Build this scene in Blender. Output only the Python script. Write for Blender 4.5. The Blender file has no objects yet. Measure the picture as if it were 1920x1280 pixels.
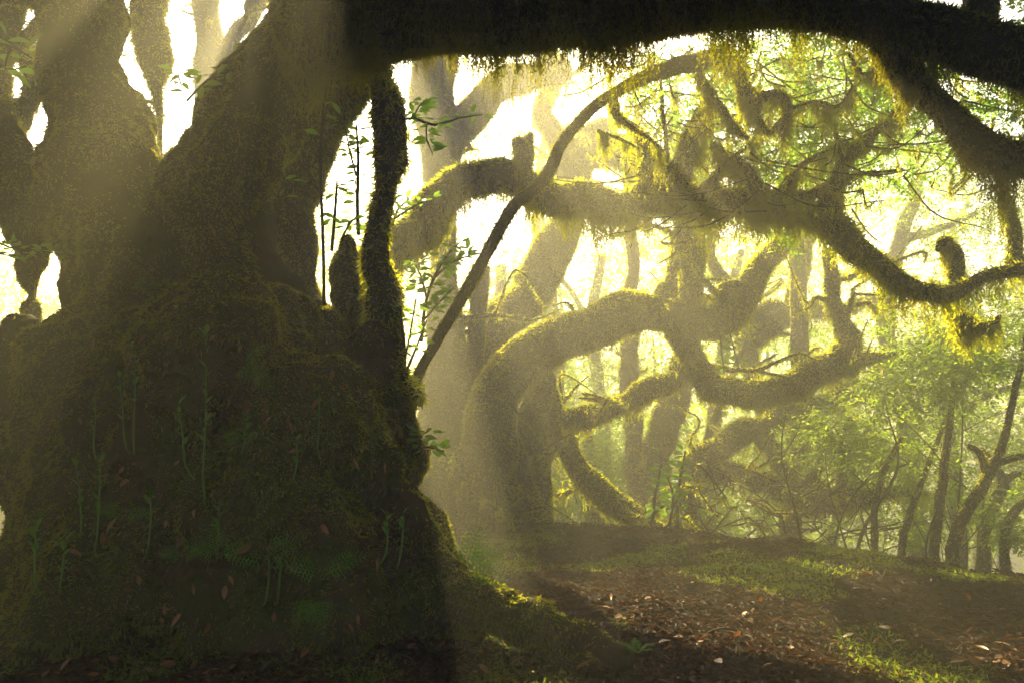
import bpy, math, random
import numpy as np
from mathutils import Vector, Matrix
from mathutils.bvhtree import BVHTree

# ------------------------------------------------------------------ camera, sky, sun, exposure
scn = bpy.context.scene
col = scn.collection
FPX = 1493.0                      # focal length in pixels of the 1920 px wide photograph
CAMZ = 1.5
PITCH = math.atan(160 / FPX)
cam = bpy.data.cameras.new('camera'); camo = bpy.data.objects.new('camera', cam); col.objects.link(camo)
cam.sensor_width = 36; cam.lens = 36 * FPX / 1920; cam.clip_end = 500; cam.clip_start = 0.05
camo.location = (0, 0, CAMZ); camo.rotation_euler = (math.pi / 2 + PITCH, 0, 0)
scn.camera = camo
CP, SP = math.cos(PITCH), math.sin(PITCH)

def ray(px, py):
    a, b = (px - 960) / FPX, (640 - py) / FPX
    return np.array([a, CP - b * SP, SP + b * CP])
def at(px, py, d):
    r = ray(px, py)
    return np.array([0, 0, CAMZ]) + r * (d / r[1])

SUNPX = (600, -420)
sd = ray(*SUNPX); sd = sd / np.linalg.norm(sd)
SUN_EL = math.asin(sd[2]); SUN_AZ = math.atan2(sd[0], sd[1])     # azimuth from +Y towards +X

w = bpy.data.worlds.new('World'); scn.world = w; w.use_nodes = True
nt = w.node_tree
sky = nt.nodes.new('ShaderNodeTexSky'); sky.sky_type = 'NISHITA'; sky.sun_disc = False
sky.sun_elevation = SUN_EL; sky.sun_rotation = SUN_AZ
sky.air_density = 0.6; sky.dust_density = 4.0; sky.ozone_density = 0.0
bg = nt.nodes['Background']; nt.links.new(sky.outputs[0], bg.inputs[0]); bg.inputs[1].default_value = 0.11

sl = bpy.data.lights.new('sun', 'SUN'); so = bpy.data.objects.new('sun', sl); col.objects.link(so)
sl.energy = 5.0; sl.angle = math.radians(0.53); sl.color = (1.0, 0.83, 0.40)
so.rotation_euler = Vector((-sd[0], -sd[1], -sd[2])).to_track_quat('-Z', 'Y').to_euler()
so.location = (sd * 60).tolist()

vs = scn.view_settings
vs.view_transform = 'Standard'; vs.look = 'None'; vs.gamma = 1.0; vs.use_curve_mapping = False
vs.exposure = 2.35
scn.render.engine = 'CYCLES'
cy = scn.cycles
cy.use_denoising = True; cy.denoising_input_passes = 'RGB_ALBEDO_NORMAL'; cy.denoiser = 'OPENIMAGEDENOISE'
cy.use_adaptive_sampling = True; cy.adaptive_threshold = 0.02
cy.max_bounces = 7; cy.diffuse_bounces = 3; cy.glossy_bounces = 2; cy.transmission_bounces = 5
cy.volume_bounces = 0; cy.transparent_max_bounces = 8
cy.sample_clamp_indirect = 6.0; cy.caustics_reflective = False; cy.caustics_refractive = False

HAZE_DENSITY = 0.026
HAZE_G = 0.56

# ------------------------------------------------------------------ helpers
rng = np.random.default_rng(7)
random.seed(7)

def hash3(i, j, k, seed):
    h = (i.astype(np.int64) * 374761393 + j.astype(np.int64) * 668265263 + k.astype(np.int64) * 2147483647 + seed * 974711) & 0xFFFFFFFF
    h = ((h ^ (h >> 13)) * 1274126177) & 0xFFFFFFFF
    h = h ^ (h >> 16)
    return (h & 0xFFFF) / 32767.5 - 1.0
def vnoise(p, f, seed=0):
    q = np.asarray(p) * f
    i = np.floor(q); t = q - i; t = t * t * (3 - 2 * t); i = i.astype(np.int64)
    r = 0
    for a in (0, 1):
        for b in (0, 1):
            for c in (0, 1):
                wt = (t[:, 0] if a else 1 - t[:, 0]) * (t[:, 1] if b else 1 - t[:, 1]) * (t[:, 2] if c else 1 - t[:, 2])
                r = r + wt * hash3(i[:, 0] + a, i[:, 1] + b, i[:, 2] + c, seed)
    return r
def unit(v):
    return v / np.maximum(np.linalg.norm(v, axis=-1, keepdims=True), 1e-9)

def raw_mesh(name, V, F, smooth=False):
    V = np.asarray(V, dtype=np.float32); F = np.asarray(F, dtype=np.int32)
    me = bpy.data.meshes.new(name)
    k = F.shape[1]
    me.vertices.add(len(V)); me.vertices.foreach_set('co', V.ravel())
    me.loops.add(F.size); me.loops.foreach_set('vertex_index', F.ravel())
    me.polygons.add(len(F)); me.polygons.foreach_set('loop_start', np.arange(0, F.size, k, dtype=np.int32))
    if smooth: me.polygons.foreach_set('use_smooth', np.ones(len(F), dtype=bool))
    me.update(calc_edges=True)
    return me
def mk(name, V, F, mat, parent=None, smooth=False, kind=None):
    me = raw_mesh(name, V, F, smooth); me.materials.append(mat)
    o = bpy.data.objects.new(name, me); col.objects.link(o)
    if parent is not None:
        o.parent = parent
        p = Vector((0, 0, 0)); q = parent
        while q is not None: p += q.location; q = q.parent
        o.location = -p                              # parents only carry a location
    if kind: o['kind'] = kind
    return o
def thing(name, label, cat, loc, group=None):
    o = bpy.data.objects.new(name, None); col.objects.link(o); o.empty_display_size = 0.2
    o.location = Vector([float(c) for c in loc]); o['label'] = label; o['category'] = cat
    if group: o['group'] = group
    return o
def tag(o, label, cat, group=None):
    o['label'] = label; o['category'] = cat
    if group: o['group'] = group
    return o
class Acc:
    def __init__(s): s.V = []; s.F = []; s.n = 0
    def add(s, V, F):
        if len(V) == 0: return
        s.V.append(np.asarray(V)); s.F.append(np.asarray(F) + s.n); s.n += len(V)
    def get(s): return np.concatenate(s.V), np.concatenate(s.F)

# ------------------------------------------------------------------ materials
def newmat(name):
    m = bpy.data.materials.new(name); m.use_nodes = True
    m.node_tree.nodes.clear()
    return m, m.node_tree.nodes, m.node_tree.links
def ramp(n, l, fac, stops):
    r = n.new('ShaderNodeValToRGB'); e = r.color_ramp.elements
    while len(e) < len(stops): e.new(0.5)
    for k, (p, c) in enumerate(stops): e[k].position = p; e[k].color = (*c, 1)
    l.new(fac, r.inputs[0]); return r.outputs[0]
def noise(n, l, scale, detail=4, rough=0.6, coord='Object'):
    t = n.new('ShaderNodeTexCoord'); x = n.new('ShaderNodeTexNoise')
    x.inputs['Scale'].default_value = scale; x.inputs['Detail'].default_value = detail; x.inputs['Roughness'].default_value = rough
    g = n.new('ShaderNodeNewGeometry')
    l.new(g.outputs['Position'], x.inputs['Vector']); return x.outputs[0]

def leafy(name, cols, trans, tmix=0.5, rough=0.6, spec=0.25, nscale=1.5, rnd=0.55):
    """thin translucent blades or leaves: each blade has a shade of its own"""
    m, n, l = newmat(name)
    g = n.new('ShaderNodeNewGeometry')
    nz = noise(n, l, nscale, 3)
    mx = n.new('ShaderNodeMath'); mx.operation = 'MULTIPLY_ADD'
    l.new(g.outputs['Random Per Island'], mx.inputs[0]); mx.inputs[1].default_value = rnd
    sub = n.new('ShaderNodeMath'); sub.operation = 'MULTIPLY_ADD'; l.new(nz, sub.inputs[0]); sub.inputs[1].default_value = 1.3 - .36 * rnd; sub.inputs[2].default_value = -0.32 + .4 * (.55 - rnd)
    l.new(sub.outputs[0], mx.inputs[2])
    k = len(cols)
    c1 = ramp(n, l, mx.outputs[0], [(i / (k - 1), c) for i, c in enumerate(cols)])
    c2 = ramp(n, l, mx.outputs[0], [(i / (len(trans) - 1), c) for i, c in enumerate(trans)])
    p = n.new('ShaderNodeBsdfPrincipled'); l.new(c1, p.inputs['Base Color'])
    p.inputs['Roughness'].default_value = rough; p.inputs['Specular IOR Level'].default_value = spec
    t = n.new('ShaderNodeBsdfTranslucent'); l.new(c2, t.inputs[0])
    x = n.new('ShaderNodeMixShader'); x.inputs[0].default_value = tmix
    l.new(p.outputs[0], x.inputs[1]); l.new(t.outputs[0], x.inputs[2])
    o = n.new('ShaderNodeOutputMaterial'); l.new(x.outputs[0], o.inputs[0])
    return m
def solid(name, stops, scale=3, rough=0.85, bump=0.4, bscale=30, spec=0.25):
    m, n, l = newmat(name)
    p = n.new('ShaderNodeBsdfPrincipled')
    l.new(ramp(n, l, noise(n, l, scale, 7, 0.68), stops), p.inputs['Base Color'])
    p.inputs['Roughness'].default_value = rough; p.inputs['Specular IOR Level'].default_value = spec
    b = n.new('ShaderNodeBump'); b.inputs['Strength'].default_value = bump; b.inputs['Distance'].default_value = 0.03
    l.new(noise(n, l, bscale, 4), b.inputs['Height']); l.new(b.outputs[0], p.inputs['Normal'])
    o = n.new('ShaderNodeOutputMaterial'); l.new(p.outputs[0], o.inputs[0])
    return m
M = {}
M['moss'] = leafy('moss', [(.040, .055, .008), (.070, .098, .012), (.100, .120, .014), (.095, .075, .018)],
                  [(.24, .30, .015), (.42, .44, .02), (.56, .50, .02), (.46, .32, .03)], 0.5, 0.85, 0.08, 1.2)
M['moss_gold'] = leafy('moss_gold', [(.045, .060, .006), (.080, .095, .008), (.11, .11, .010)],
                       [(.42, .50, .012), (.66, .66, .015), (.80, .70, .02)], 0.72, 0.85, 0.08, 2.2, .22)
M['ground_moss'] = leafy('ground_moss', [(.030, .055, .006), (.055, .095, .010), (.09, .115, .012), (.10, .075, .012)],
                         [(.16, .26, .015), (.28, .38, .02), (.36, .38, .02), (.3, .2, .03)], 0.45, 0.8, 0.15, 2.0)
M['leaf'] = leafy('leaf', [(.030, .065, .012), (.05, .10, .016), (.075, .13, .02)],
                  [(.20, .48, .015), (.32, .60, .02), (.46, .64, .025)], 0.62, 0.4, 0.4, 1.0)
M['leaf_far'] = leafy('leaf_far', [(.035, .07, .012), (.06, .11, .016), (.09, .13, .02)],
                      [(.30, .52, .02), (.46, .66, .03), (.64, .68, .04)], 0.62, 0.45, 0.35, 0.35)
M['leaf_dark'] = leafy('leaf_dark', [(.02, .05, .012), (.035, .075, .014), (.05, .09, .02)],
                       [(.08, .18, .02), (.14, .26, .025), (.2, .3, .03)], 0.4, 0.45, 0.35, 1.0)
M['fern'] = leafy('fern', [(.07, .24, .012), (.10, .30, .016), (.15, .36, .02)],
                  [(.10, .26, .012), (.15, .32, .016), (.22, .36, .02)], 0.45, 0.5, 0.3, 3.0)
M['litter'] = leafy('litter', [(.008, .0035, .0015), (.022, .009, .0035), (.055, .022, .008), (.17, .085, .036)],
                    [(.10, .04, .01), (.2, .08, .015), (.26, .12, .03), (.3, .18, .08)], 0.10, 0.6, 0.06, 3.0)
M['dead_leaf'] = leafy('dead_leaf', [(.05, .020, .006), (.20, .075, .016), (.42, .22, .085)],
                       [(.2, .08, .01), (.34, .12, .02), (.36, .18, .05)], 0.2, 0.4, 0.45, 9.0)
M['trunk'] = solid('mossy_bark', [(.30, (.030, .018, .010)), (.44, (.060, .038, .020)), (.54, (.034, .040, .009)), (.66, (.055, .065, .012)), (.8, (.060, .038, .018))], 2.2, 0.9, 0.7, 22, 0.1)
M['limb'] = solid('mossy_limb', [(.3, (.020, .018, .006)), (.5, (.034, .038, .008)), (.7, (.05, .052, .010))], 3, 0.9, 0.6, 26, 0.1)
M['bark'] = solid('bark', [(.3, (.035, .026, .018)), (.5, (.070, .055, .036)), (.7, (.075, .078, .03))], 6, 0.85, 0.5, 40)
M['twig'] = solid('twig', [(.3, (.03, .02, .012)), (.6, (.07, .05, .03))], 8, 0.8, 0.2, 60)
M['stem'] = solid('green_stem', [(.3, (.08, .15, .02)), (.7, (.13, .22, .03))], 8, 0.6, 0.1, 60)
M['soil'] = solid('forest_floor', [(.28, (.003, .0015, .0008)), (.46, (.007, .0035, .0018)), (.6, (.012, .006, .0025)), (.75, (.009, .008, .002))], 3.5, 0.9, 0.9, 34, 0.08)

# ------------------------------------------------------------------ geometry generators
def catmull(P, step):
    P = np.asarray(P, float)
    P = np.vstack([2 * P[0] - P[1], P, 2 * P[-1] - P[-2]])
    out = []
    for i in range(1, len(P) - 2):
        L = np.linalg.norm(P[i + 1][:3] - P[i][:3]); n = max(2, int(L / step))
        t = np.linspace(0, 1, n, endpoint=False)[:, None]
        a, b, c, d = P[i - 1], P[i], P[i + 1], P[i + 2]
        out.append(0.5 * (2 * b + (c - a) * t + (2 * a - 5 * b + 4 * c - d) * t ** 2 + (3 * b - a - 3 * c + d) * t ** 3))
    out.append(P[-2][None]); return np.vstack(out)
def tube(pts, seg=10, step=None, lump=0.10, seed=0, cap=True):
    """pts: rows x, y, z, radius -> a lumpy closed tube"""
    pts = np.asarray(pts, float)
    rm = np.mean(pts[:, 3])
    C = catmull(pts, step or max(rm * 0.55, 0.03))
    c, r = C[:, :3], np.maximum(C[:, 3], 0.002)
    if lump:
        fr = np.minimum(1, np.minimum(np.arange(len(c)), np.arange(len(c))[::-1]) / 4.0)[:, None]
        c = c + fr * (r[:, None] * 2.6 * lump) * np.stack([vnoise(c, .42 / rm, seed + 5 + q) for q in range(3)], -1)
        r = r * (1 + lump * 1.1 * vnoise(c, .5 / rm, seed + 9))
    T = unit(np.gradient(c, axis=0))
    up = np.array([0.13, 0.37, 0.91]); N = np.zeros_like(T)
    v = up - T[0] * (up @ T[0]); N[0] = v / np.linalg.norm(v)
    for i in range(1, len(T)):
        v = N[i - 1] - T[i] * (N[i - 1] @ T[i]); N[i] = v / np.linalg.norm(v)
    B = np.cross(T, N)
    a = np.linspace(0, 2 * np.pi, seg, endpoint=False)
    dirs = N[:, None] * np.cos(a)[None, :, None] + B[:, None] * np.sin(a)[None, :, None]
    V = c[:, None] + dirs * r[:, None, None]
    if lump:
        q = V.reshape(-1, 3)
        k = (1 + lump * vnoise(q, 0.55 / rm, seed) + lump * 0.6 * vnoise(q, 1.6 / rm, seed + 1)).reshape(V.shape[:2])
        V = c[:, None] + dirs * (r[:, None] * k)[..., None]
    m = len(c)
    i = np.arange(m - 1)[:, None] * seg; j = np.arange(seg)[None]; j2 = (j + 1) % seg
    F = np.stack([i + j, i + j2, i + seg + j2, i + seg + j], -1).reshape(-1, 4)
    V = V.reshape(-1, 3)
    if cap:
        n = len(V)
        V = np.vstack([V, c[0] - T[0] * r[0] * .5, c[-1] + T[-1] * r[-1] * .6])
        jj = np.arange(seg); k2 = (jj + 1) % seg
        F = np.vstack([F, np.stack([np.full(seg, n), k2, jj, jj], -1)[:, [0, 1, 2, 2]] if False else np.stack([k2, jj, np.full(seg, n), np.full(seg, n)], -1)[:0]])
        tri = np.vstack([np.stack([np.full(seg, n), k2, jj], -1), np.stack([np.full(seg, n + 1), (m - 1) * seg + jj, (m - 1) * seg + k2], -1)])
        F3 = np.vstack([F[:, [0, 1, 2]], F[:, [0, 2, 3]], tri])
        return V, F3
    return V, np.vstack([F[:, [0, 1, 2]], F[:, [0, 2, 3]]])
def path(pts, d, dd=None):
    """picture path -> rows of x, y, z, radius; a point is (px, py, width[, depth])"""
    out = []
    for k, p in enumerate(pts):
        dep = p[3] if len(p) > 3 else d
        out.append([*at(p[0], p[1], dep), 0.5 * p[2] / FPX * dep])
    return np.array(out)
def sample(V, F, n):
    A, B, C = V[F[:, 0]], V[F[:, 1]], V[F[:, 2]]
    cr = np.cross(B - A, C - A); ar = np.linalg.norm(cr, axis=1)
    i = rng.choice(len(F), n, p=ar / ar.sum())
    u, v = rng.random(n), rng.random(n); s = u + v > 1; u[s], v[s] = 1 - u[s], 1 - v[s]
    return A[i] + (B - A)[i] * u[:, None] + (C - A)[i] * v[:, None], unit(cr[i])
def area(V, F):
    return 0.5 * np.linalg.norm(np.cross(V[F[:, 1]] - V[F[:, 0]], V[F[:, 2]] - V[F[:, 0]]), axis=1).sum()
CAM = np.array([0, 0, CAMZ])
def blades(P, N, L, width=0.3, spread=0.55, droop=0.25):
    n = len(P)
    D = unit(N * 0.75 + rng.normal(size=(n, 3)) * spread + np.array([0, 0, -1]) * droop)
    S = unit(np.cross(D, rng.normal(size=(n, 3))))
    ln = L * rng.uniform(0.45, 1.35, (n, 1)); ww = ln * width * 0.5
    base = P - N * ln * 0.15
    V = np.stack([base - S * ww, base + S * ww, base + D * ln + np.array([0, 0, -1]) * ln * droop], 1).reshape(-1, 3)
    return V, np.arange(n * 3).reshape(-1, 3)
def moss_on(V, F, L, cover=2.0, width=0.3, cull=-0.45, patch=0.35, pseed=3, droop=0.25, spread=0.55):
    n = int(area(V, F) * cover / (L * L * width * 0.5) * 0.5)
    if n < 3: return np.zeros((0, 3)), np.zeros((0, 3), int)
    P, N = sample(V, F, n)
    k = np.einsum('ij,ij->i', N, unit(CAM - P)) > cull
    k &= vnoise(P, 2.2, pseed) + 0.5 * vnoise(P, 6, pseed + 1) + rng.normal(size=n) * 0.25 > -patch - 0.35
    P, N = P[k], N[k]
    if len(P) == 0: return np.zeros((0, 3)), np.zeros((0, 3), int)
    lmod = (0.65 + 0.35 * (vnoise(P, 7, 5) + 1)) * (1 + .75 * np.clip(N[:, 2], 0, 1))
    return blades(P, N, (L * lmod)[:, None], width, spread, droop)
def strands(P, length, leaf, step=0.6):
    """hanging moss: small leafy blades along drooping threads"""
    Vs = []
    n = len(P)
    K = int(max(length) / (leaf * step)) + 1
    side = rng.normal(size=(n, 3)) * np.array([1, 1, 0.0])
    sway = rng.normal(size=(n, 2)) * 0.15
    for k in range(K):
        t = k * leaf * step
        act = t < length
        if not act.any(): break
        p = P[act].copy(); m = len(p)
        p[:, 2] -= t
        p[:, :2] += sway[act] * t + rng.normal(size=(m, 2)) * leaf * 0.15
        taper = np.clip(1.15 - t / np.maximum(length[act], 1e-3) * 0.6, 0.4, 1)[:, None]
        D = unit(rng.normal(size=(m, 3)) * np.array([.7, .7, .3]) + np.array([0, 0, -1.0]))
        S = unit(np.cross(D, rng.normal(size=(m, 3))))
        ln = leaf * rng.uniform(.7, 1.4, (m, 1)) * taper
        Vs.append(np.stack([p - S * ln * .2, p + S * ln * .2, p + D * ln], 1).reshape(-1, 3))
    V = np.concatenate(Vs)
    return V, np.arange(len(V)).reshape(-1, 3)
def hang_on(V, F, n, lmin, lmax, leaf, clump=0.6, under=-0.25, seed=9):
    P, N = sample(V, F, n * 5)
    k = (N[:, 2] < under)
    P = P[k]
    if len(P) == 0: return np.zeros((0, 3)), np.zeros((0, 3), int)
    g = vnoise(P * np.array([1, 1, .3]), 5.0, seed) * .6 + vnoise(P * np.array([1, 1, .3]), 14.0, seed + 1) * .5
    keep = rng.random(len(P)) < np.clip(0.35 + g * clump * 1.6, 0.03, 1)
    P, g = P[keep][:n], g[keep][:n]
    ln = lmin + (lmax - lmin) * np.clip(0.45 + g * 0.8, 0, 1) ** 1.3 * rng.uniform(.35, 1.15, len(P))
    return strands(P + np.array([0, 0, 0.01]), ln, leaf)
def leaves(C, D, N, L, W, fold=0.12, curl=0.15):
    """diamond leaves of two faces folded on the midrib"""
    n = len(C); D = unit(D); S = unit(np.cross(D, N)); N = np.cross(S, D)
    L = np.broadcast_to(np.asarray(L, float).reshape(-1, 1), (n, 1)); W = np.broadcast_to(np.asarray(W, float).reshape(-1, 1), (n, 1))
    mid = C + D * L * 0.42
    V = np.stack([C, mid + S * W * .5 + N * W * fold, C + D * L - N * L * curl, mid - S * W * .5 + N * W * fold], 1).reshape(-1, 3)
    b = np.arange(n)[:, None] * 4
    return V, np.concatenate([b + np.array([[0, 1, 2]]), b + np.array([[0, 2, 3]])])
def sprays(P, D, length, nl, L, W, flat=0.6):
    """leafy twigs: P starts, D directions; leaves alternate along each twig"""
    n = len(P)
    D = unit(D); up = np.tile([0, 0, 1.0], (n, 1)) + rng.normal(size=(n, 3)) * 0.35
    S = unit(np.cross(D, up)); U = np.cross(S, D)
    lv = Acc()
    for k in range(nl):
        t = (k + 0.6) / nl
        p = P + D * length[:, None] * t + np.array([0, 0, -1]) * (length[:, None] * t * t * 0.25)
        sgn = 1 if k % 2 else -1
        d = D * rng.uniform(.3, 1.0, (n, 1)) + S * sgn * rng.uniform(.5, 1.1, (n, 1)) + U * rng.normal(size=(n, 1)) * .35 + np.array([0, 0, -.2])
        nn = U + rng.normal(size=(n, 3)) * (1 - flat) * 0.9
        lv.add(*leaves(p, d, nn, L * rng.uniform(.6, 1.25, n), W * rng.uniform(.7, 1.2, n)))
    e = P + D * length[:, None] + np.array([0, 0, -1]) * (length[:, None] * 0.25)
    r = np.maximum(length[:, None] * 0.007, .0022)
    tv = np.stack([P - S * r, P + S * r, e, P + U * r], 1).reshape(-1, 3)
    b = np.arange(n)[:, None] * 4
    tf = np.concatenate([b + np.array([[0, 1, 2]]), b + np.array([[1, 3, 2]]), b + np.array([[3, 0, 2]])])
    return lv.get(), (tv, tf)
def clump(c, rad, n, L, tl=0.35, nl=9, hollow=0.25, dome=0.4):
    q = unit(rng.normal(size=(n, 3))) * (rng.random((n, 1)) ** (1 / 3) * (1 - hollow) + hollow)
    P = np.asarray(c) + q * np.asarray(rad)
    D = q * np.array([1, 1, .45]) + rng.normal(size=(n, 3)) * np.array([.5, .5, .22])
    return sprays(P, D, tl * rng.uniform(.6, 1.3, n), nl, L, L * .42)

CANDIDATE_BVH = []
def limb_mesh(pts, d, seg=12, lump=0.10, seed=0, step=None):
    return tube(path(pts, d), seg, step, lump, seed)
def mossy(parent, name, pts, d, mat='limb', moss='moss', L=None, cover=2.0, hang=0, hl=(0.03, 0.16), seg=14, lump=0.17, seed=None, width=0.3, leaf=None, patch=0.6, droop=0.25, cull=-0.45):
    seed = seed if seed is not None else int(rng.integers(1e6))
    V, F = limb_mesh(pts, d, seg, lump, seed)
    o = mk(name, V, F, M[mat], parent, True)
    dm = np.mean([p[3] if len(p) > 3 else d for p in pts])
    L = (L or 0.0045 * dm) * 1.5
    a = Acc()
    a.add(*moss_on(V, F, L, cover, width, cull, patch, 3, droop))
    if hang: a.add(*hang_on(V, F, hang, hl[0], hl[1], leaf or 0.0052 * dm, seed=seed % 97))
    if a.n:
        mv, mf = a.get()
        mk('moss', mv, mf, M[moss], o, False, 'stuff')
    return o

# ------------------------------------------------------------------ ground
def edge_y(x): return np.where(x > 0, 13.7 - 0.93 * x, 13.7 - 0.1 * x)
def ground_z(x, y):
    x = np.asarray(x, float); y = np.asarray(y, float)
    p = np.stack([x, y, np.zeros_like(x)], -1).reshape(-1, 3)
    z = 0.10 * vnoise(p, 0.35, 11) + 0.05 * vnoise(p, 1.1, 12) + 0.025 * vnoise(p, 3.1, 13)
    z = z.reshape(x.shape)
    s = y - edge_y(x)
    sp = np.where(s > -1.2, (s + 1.2), 0)
    z = z + 0.10 * np.exp(-((s + 1.4) / 1.1) ** 2) - np.where(sp < 2.4, 0.075 * sp ** 2, 0.432 + 0.36 * (sp - 2.4)) * (sp > 0)
    z = np.where(z < -9, -9 + (z + 9) * 0.1, z)
    # the big tree stands on a low mound
    z = z + 0.30 * np.exp(-(((x + 2.6) / 2.2) ** 2 + ((y - 7.3) / 1.6) ** 2))
    return z
def gz(x, y): return float(ground_z(np.array([x]), np.array([y]))[0])
def build_ground():
    def axis(a, b, core0, core1, fine, coarse):
        return np.unique(np.concatenate([np.arange(core0, core1, fine), np.linspace(a, core0, 24), np.linspace(core1, b, 24)]))
    xs = axis(-80, 80, -7, 10, .075, 3); ys = axis(-40, 110, 2.5, 15, .075, 3)
    X, Y = np.meshgrid(xs, ys); Z = ground_z(X, Y)
    V = np.stack([X, Y, Z], -1).reshape(-1, 3)
    nx = len(xs); i = np.arange(len(ys) - 1)[:, None] * nx; j = np.arange(nx - 1)[None]
    F = np.stack([i + j, i + j + 1, i + nx + j + 1, i + nx + j], -1).reshape(-1, 4)
    o = mk('ground', V, F, M['soil'], None, True); o['kind'] = 'structure'
    return o
build_ground()

def gpoint(px, py):
    """where the picture's ray meets the ground"""
    r = ray(px, py); d = np.arange(3.5, 30, .02)
    p = CAM + r * (d / r[1])[:, None]
    k = np.nonzero(p[:, 2] <= ground_z(p[:, 0], p[:, 1]))[0]
    i = k[0] if len(k) else 425
    return np.array([p[i, 0], p[i, 1], gz(p[i, 0], p[i, 1])])

# ------------------------------------------------------------------ the big old tree
big = thing('ancient_tree', 'huge dark moss covered tree with a flared base and long overhead limb', 'tree', (-2.6, 7.3, 0.2))
D0 = 7.3
def remesh(tubes, voxel, smooth=3):
    a = Acc()
    for V, F in tubes: a.add(V, F)
    V, F = a.get()
    me = raw_mesh('tmp', V, F); o = bpy.data.objects.new('tmp', me); col.objects.link(o)
    r = o.modifiers.new('r', 'REMESH'); r.mode = 'VOXEL'; r.voxel_size = voxel
    s = o.modifiers.new('s', 'SMOOTH'); s.iterations = smooth; s.factor = 0.5
    dg = bpy.context.evaluated_depsgraph_get(); ev = o.evaluated_get(dg); m2 = ev.to_mesh()
    m2.calc_loop_triangles()
    V = np.empty(len(m2.vertices) * 3); m2.vertices.foreach_get('co', V); V = V.reshape(-1, 3)
    N = np.empty(len(m2.vertices) * 3); m2.vertices.foreach_get('normal', N); N = N.reshape(-1, 3)
    T = np.empty(len(m2.loop_triangles) * 3, dtype=np.int32); m2.loop_triangles.foreach_get('vertices', T); T = T.reshape(-1, 3)
    ev.to_mesh_clear(); bpy.data.objects.remove(o); bpy.data.meshes.remove(me)
    return V, T, N
trunk_paths = [
    # left column
    [(150, -260, 180), (158, -120, 180), (162, 0, 178), (165, 120, 175), (178, 220, 190), (200, 350, 235), (232, 470, 215), (262, 560, 235), (280, 640, 320), (300, 760, 480), (330, 900, 560, 7.2), (350, 1060, 640, 7.1), (360, 1180, 700, 7.0)],
    # right limb swinging up into the overhead branch
    [(390, 620, 320), (385, 500, 250), (398, 400, 220), (430, 300, 200), (478, 200, 180), (535, 110, 175), (610, 45, 185, 7.1), (700, 15, 190, 6.8)],
    # right flare
    [(470, 470, 90), (505, 560, 130), (555, 660, 210), (590, 780, 320), (605, 920, 380), (620, 1060, 450), (630, 1170, 500)],
    # log on the left
    [(360, 745, 300), (180, 742, 262), (0, 738, 246, 7.1), (-140, 728, 240, 7.0), (-330, 715, 230, 6.8)],
    # far left stem
    [(-160, 120, 150, 7.2), (-60, 220, 140), (15, 310, 125), (58, 400, 84), (62, 460, 50), (61, 530, 36), (60, 590, 38), (56, 660, 70)],
    # web of wood between the stems
    [(70, 320, 80), (115, 390, 100), (165, 450, 90)],
    # stump beside the upright stem
    [(652, 436, 22, 7.7), (656, 500, 50, 7.7), (662, 590, 66, 7.6), (678, 700, 110, 7.5), (690, 800, 160, 7.5)],
    # buttress to the right with roots
    [(700, 700, 110, 7.2), (725, 790, 130, 7.0), (725, 900, 150, 6.9), (735, 1010, 190, 6.7), (760, 1100, 220, 6.5), (780, 1190, 220, 6.3)],
    [(700, 980, 200, 6.6), (790, 1070, 160, 6.3), (880, 1125, 120, 6.0), (980, 1165, 80, 5.8), (1120, 1210, 46, 5.55), (1180, 1232, 20, 5.45)],
    [(500, 1050, 260, 6.4), (520, 1150, 220, 6.0), (505, 1215, 170, 5.7)],
    [(250, 1020, 260, 6.6), (215, 1130, 200, 6.1), (170, 1210, 150, 5.8)],
]
tubes = [limb_mesh(p, D0, 18, 0.10, 40 + k, 0.12) for k, p in enumerate(trunk_paths)]
# moss cushions bulging from the flank
for (px, py, wpx, d) in [(430, 680, 300, 6.55), (560, 760, 250, 6.5), (330, 790, 240, 6.35), (130, 700, 210, 6.7), (20, 700, 180, 6.7), (240, 690, 180, 6.6), (480, 930, 260, 6.05), (420, 640, 210, 6.75), (330, 700, 150, 6.6), (640, 760, 170, 6.75), (560, 880, 150, 6.35), (690, 880, 150, 6.5), (430, 940, 190, 6.15), (300, 960, 150, 6.2), (600, 1010, 190, 6.05), (470, 820, 150, 6.4), (180, 860, 130, 6.5), (750, 1000, 140, 6.3), (380, 1110, 160, 5.85), (640, 1130, 150, 5.85), (130, 1010, 110, 6.2), (540, 600, 130, 6.9), (700, 660, 110, 7.1)]:
    d -= .12; c = at(px, py, d); r = .5 * wpx / FPX * d
    tubes.append(tube([[c[0], c[1], c[2] + r, r * .35], [c[0], c[1] + .02, c[2] + r * .4, r * .85], [c[0], c[1] + .04, c[2] - r * .5, r * .9], [c[0], c[1] + .08, c[2] - r * 1.5, r * .4]], 12, .08, .12, int(px)))
TV, TF, TN = remesh(tubes, 0.045, 4)
furrow = vnoise(TV * np.array([1, 1, .22]), 3.2, 21) * .6 + vnoise(TV * np.array([1, 1, .3]), 7.5, 22) * .35
lump = vnoise(TV, 2.4, 23) + .6 * vnoise(TV, 5.5, 24) + .35 * vnoise(TV, 13, 25)
TV = TV + TN * (0.08 * furrow + 0.10 * lump)[:, None]
trunk = mk('trunk', TV, TF, M['trunk'], big, True)
mv = Acc()
mv.add(*moss_on(TV, TF, 0.033, 2.3, .42, -.5, -.12, 3, .3))
hv = hang_on(TV[:], TF, 900, .03, .16, .022, under=-.3)
mv.add(*hv)
mk('moss', *mv.get(), M['moss'], trunk, False, 'stuff')
TBVH = BVHTree.FromPolygons([Vector(v) for v in TV.tolist()], TF.tolist())
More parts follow.
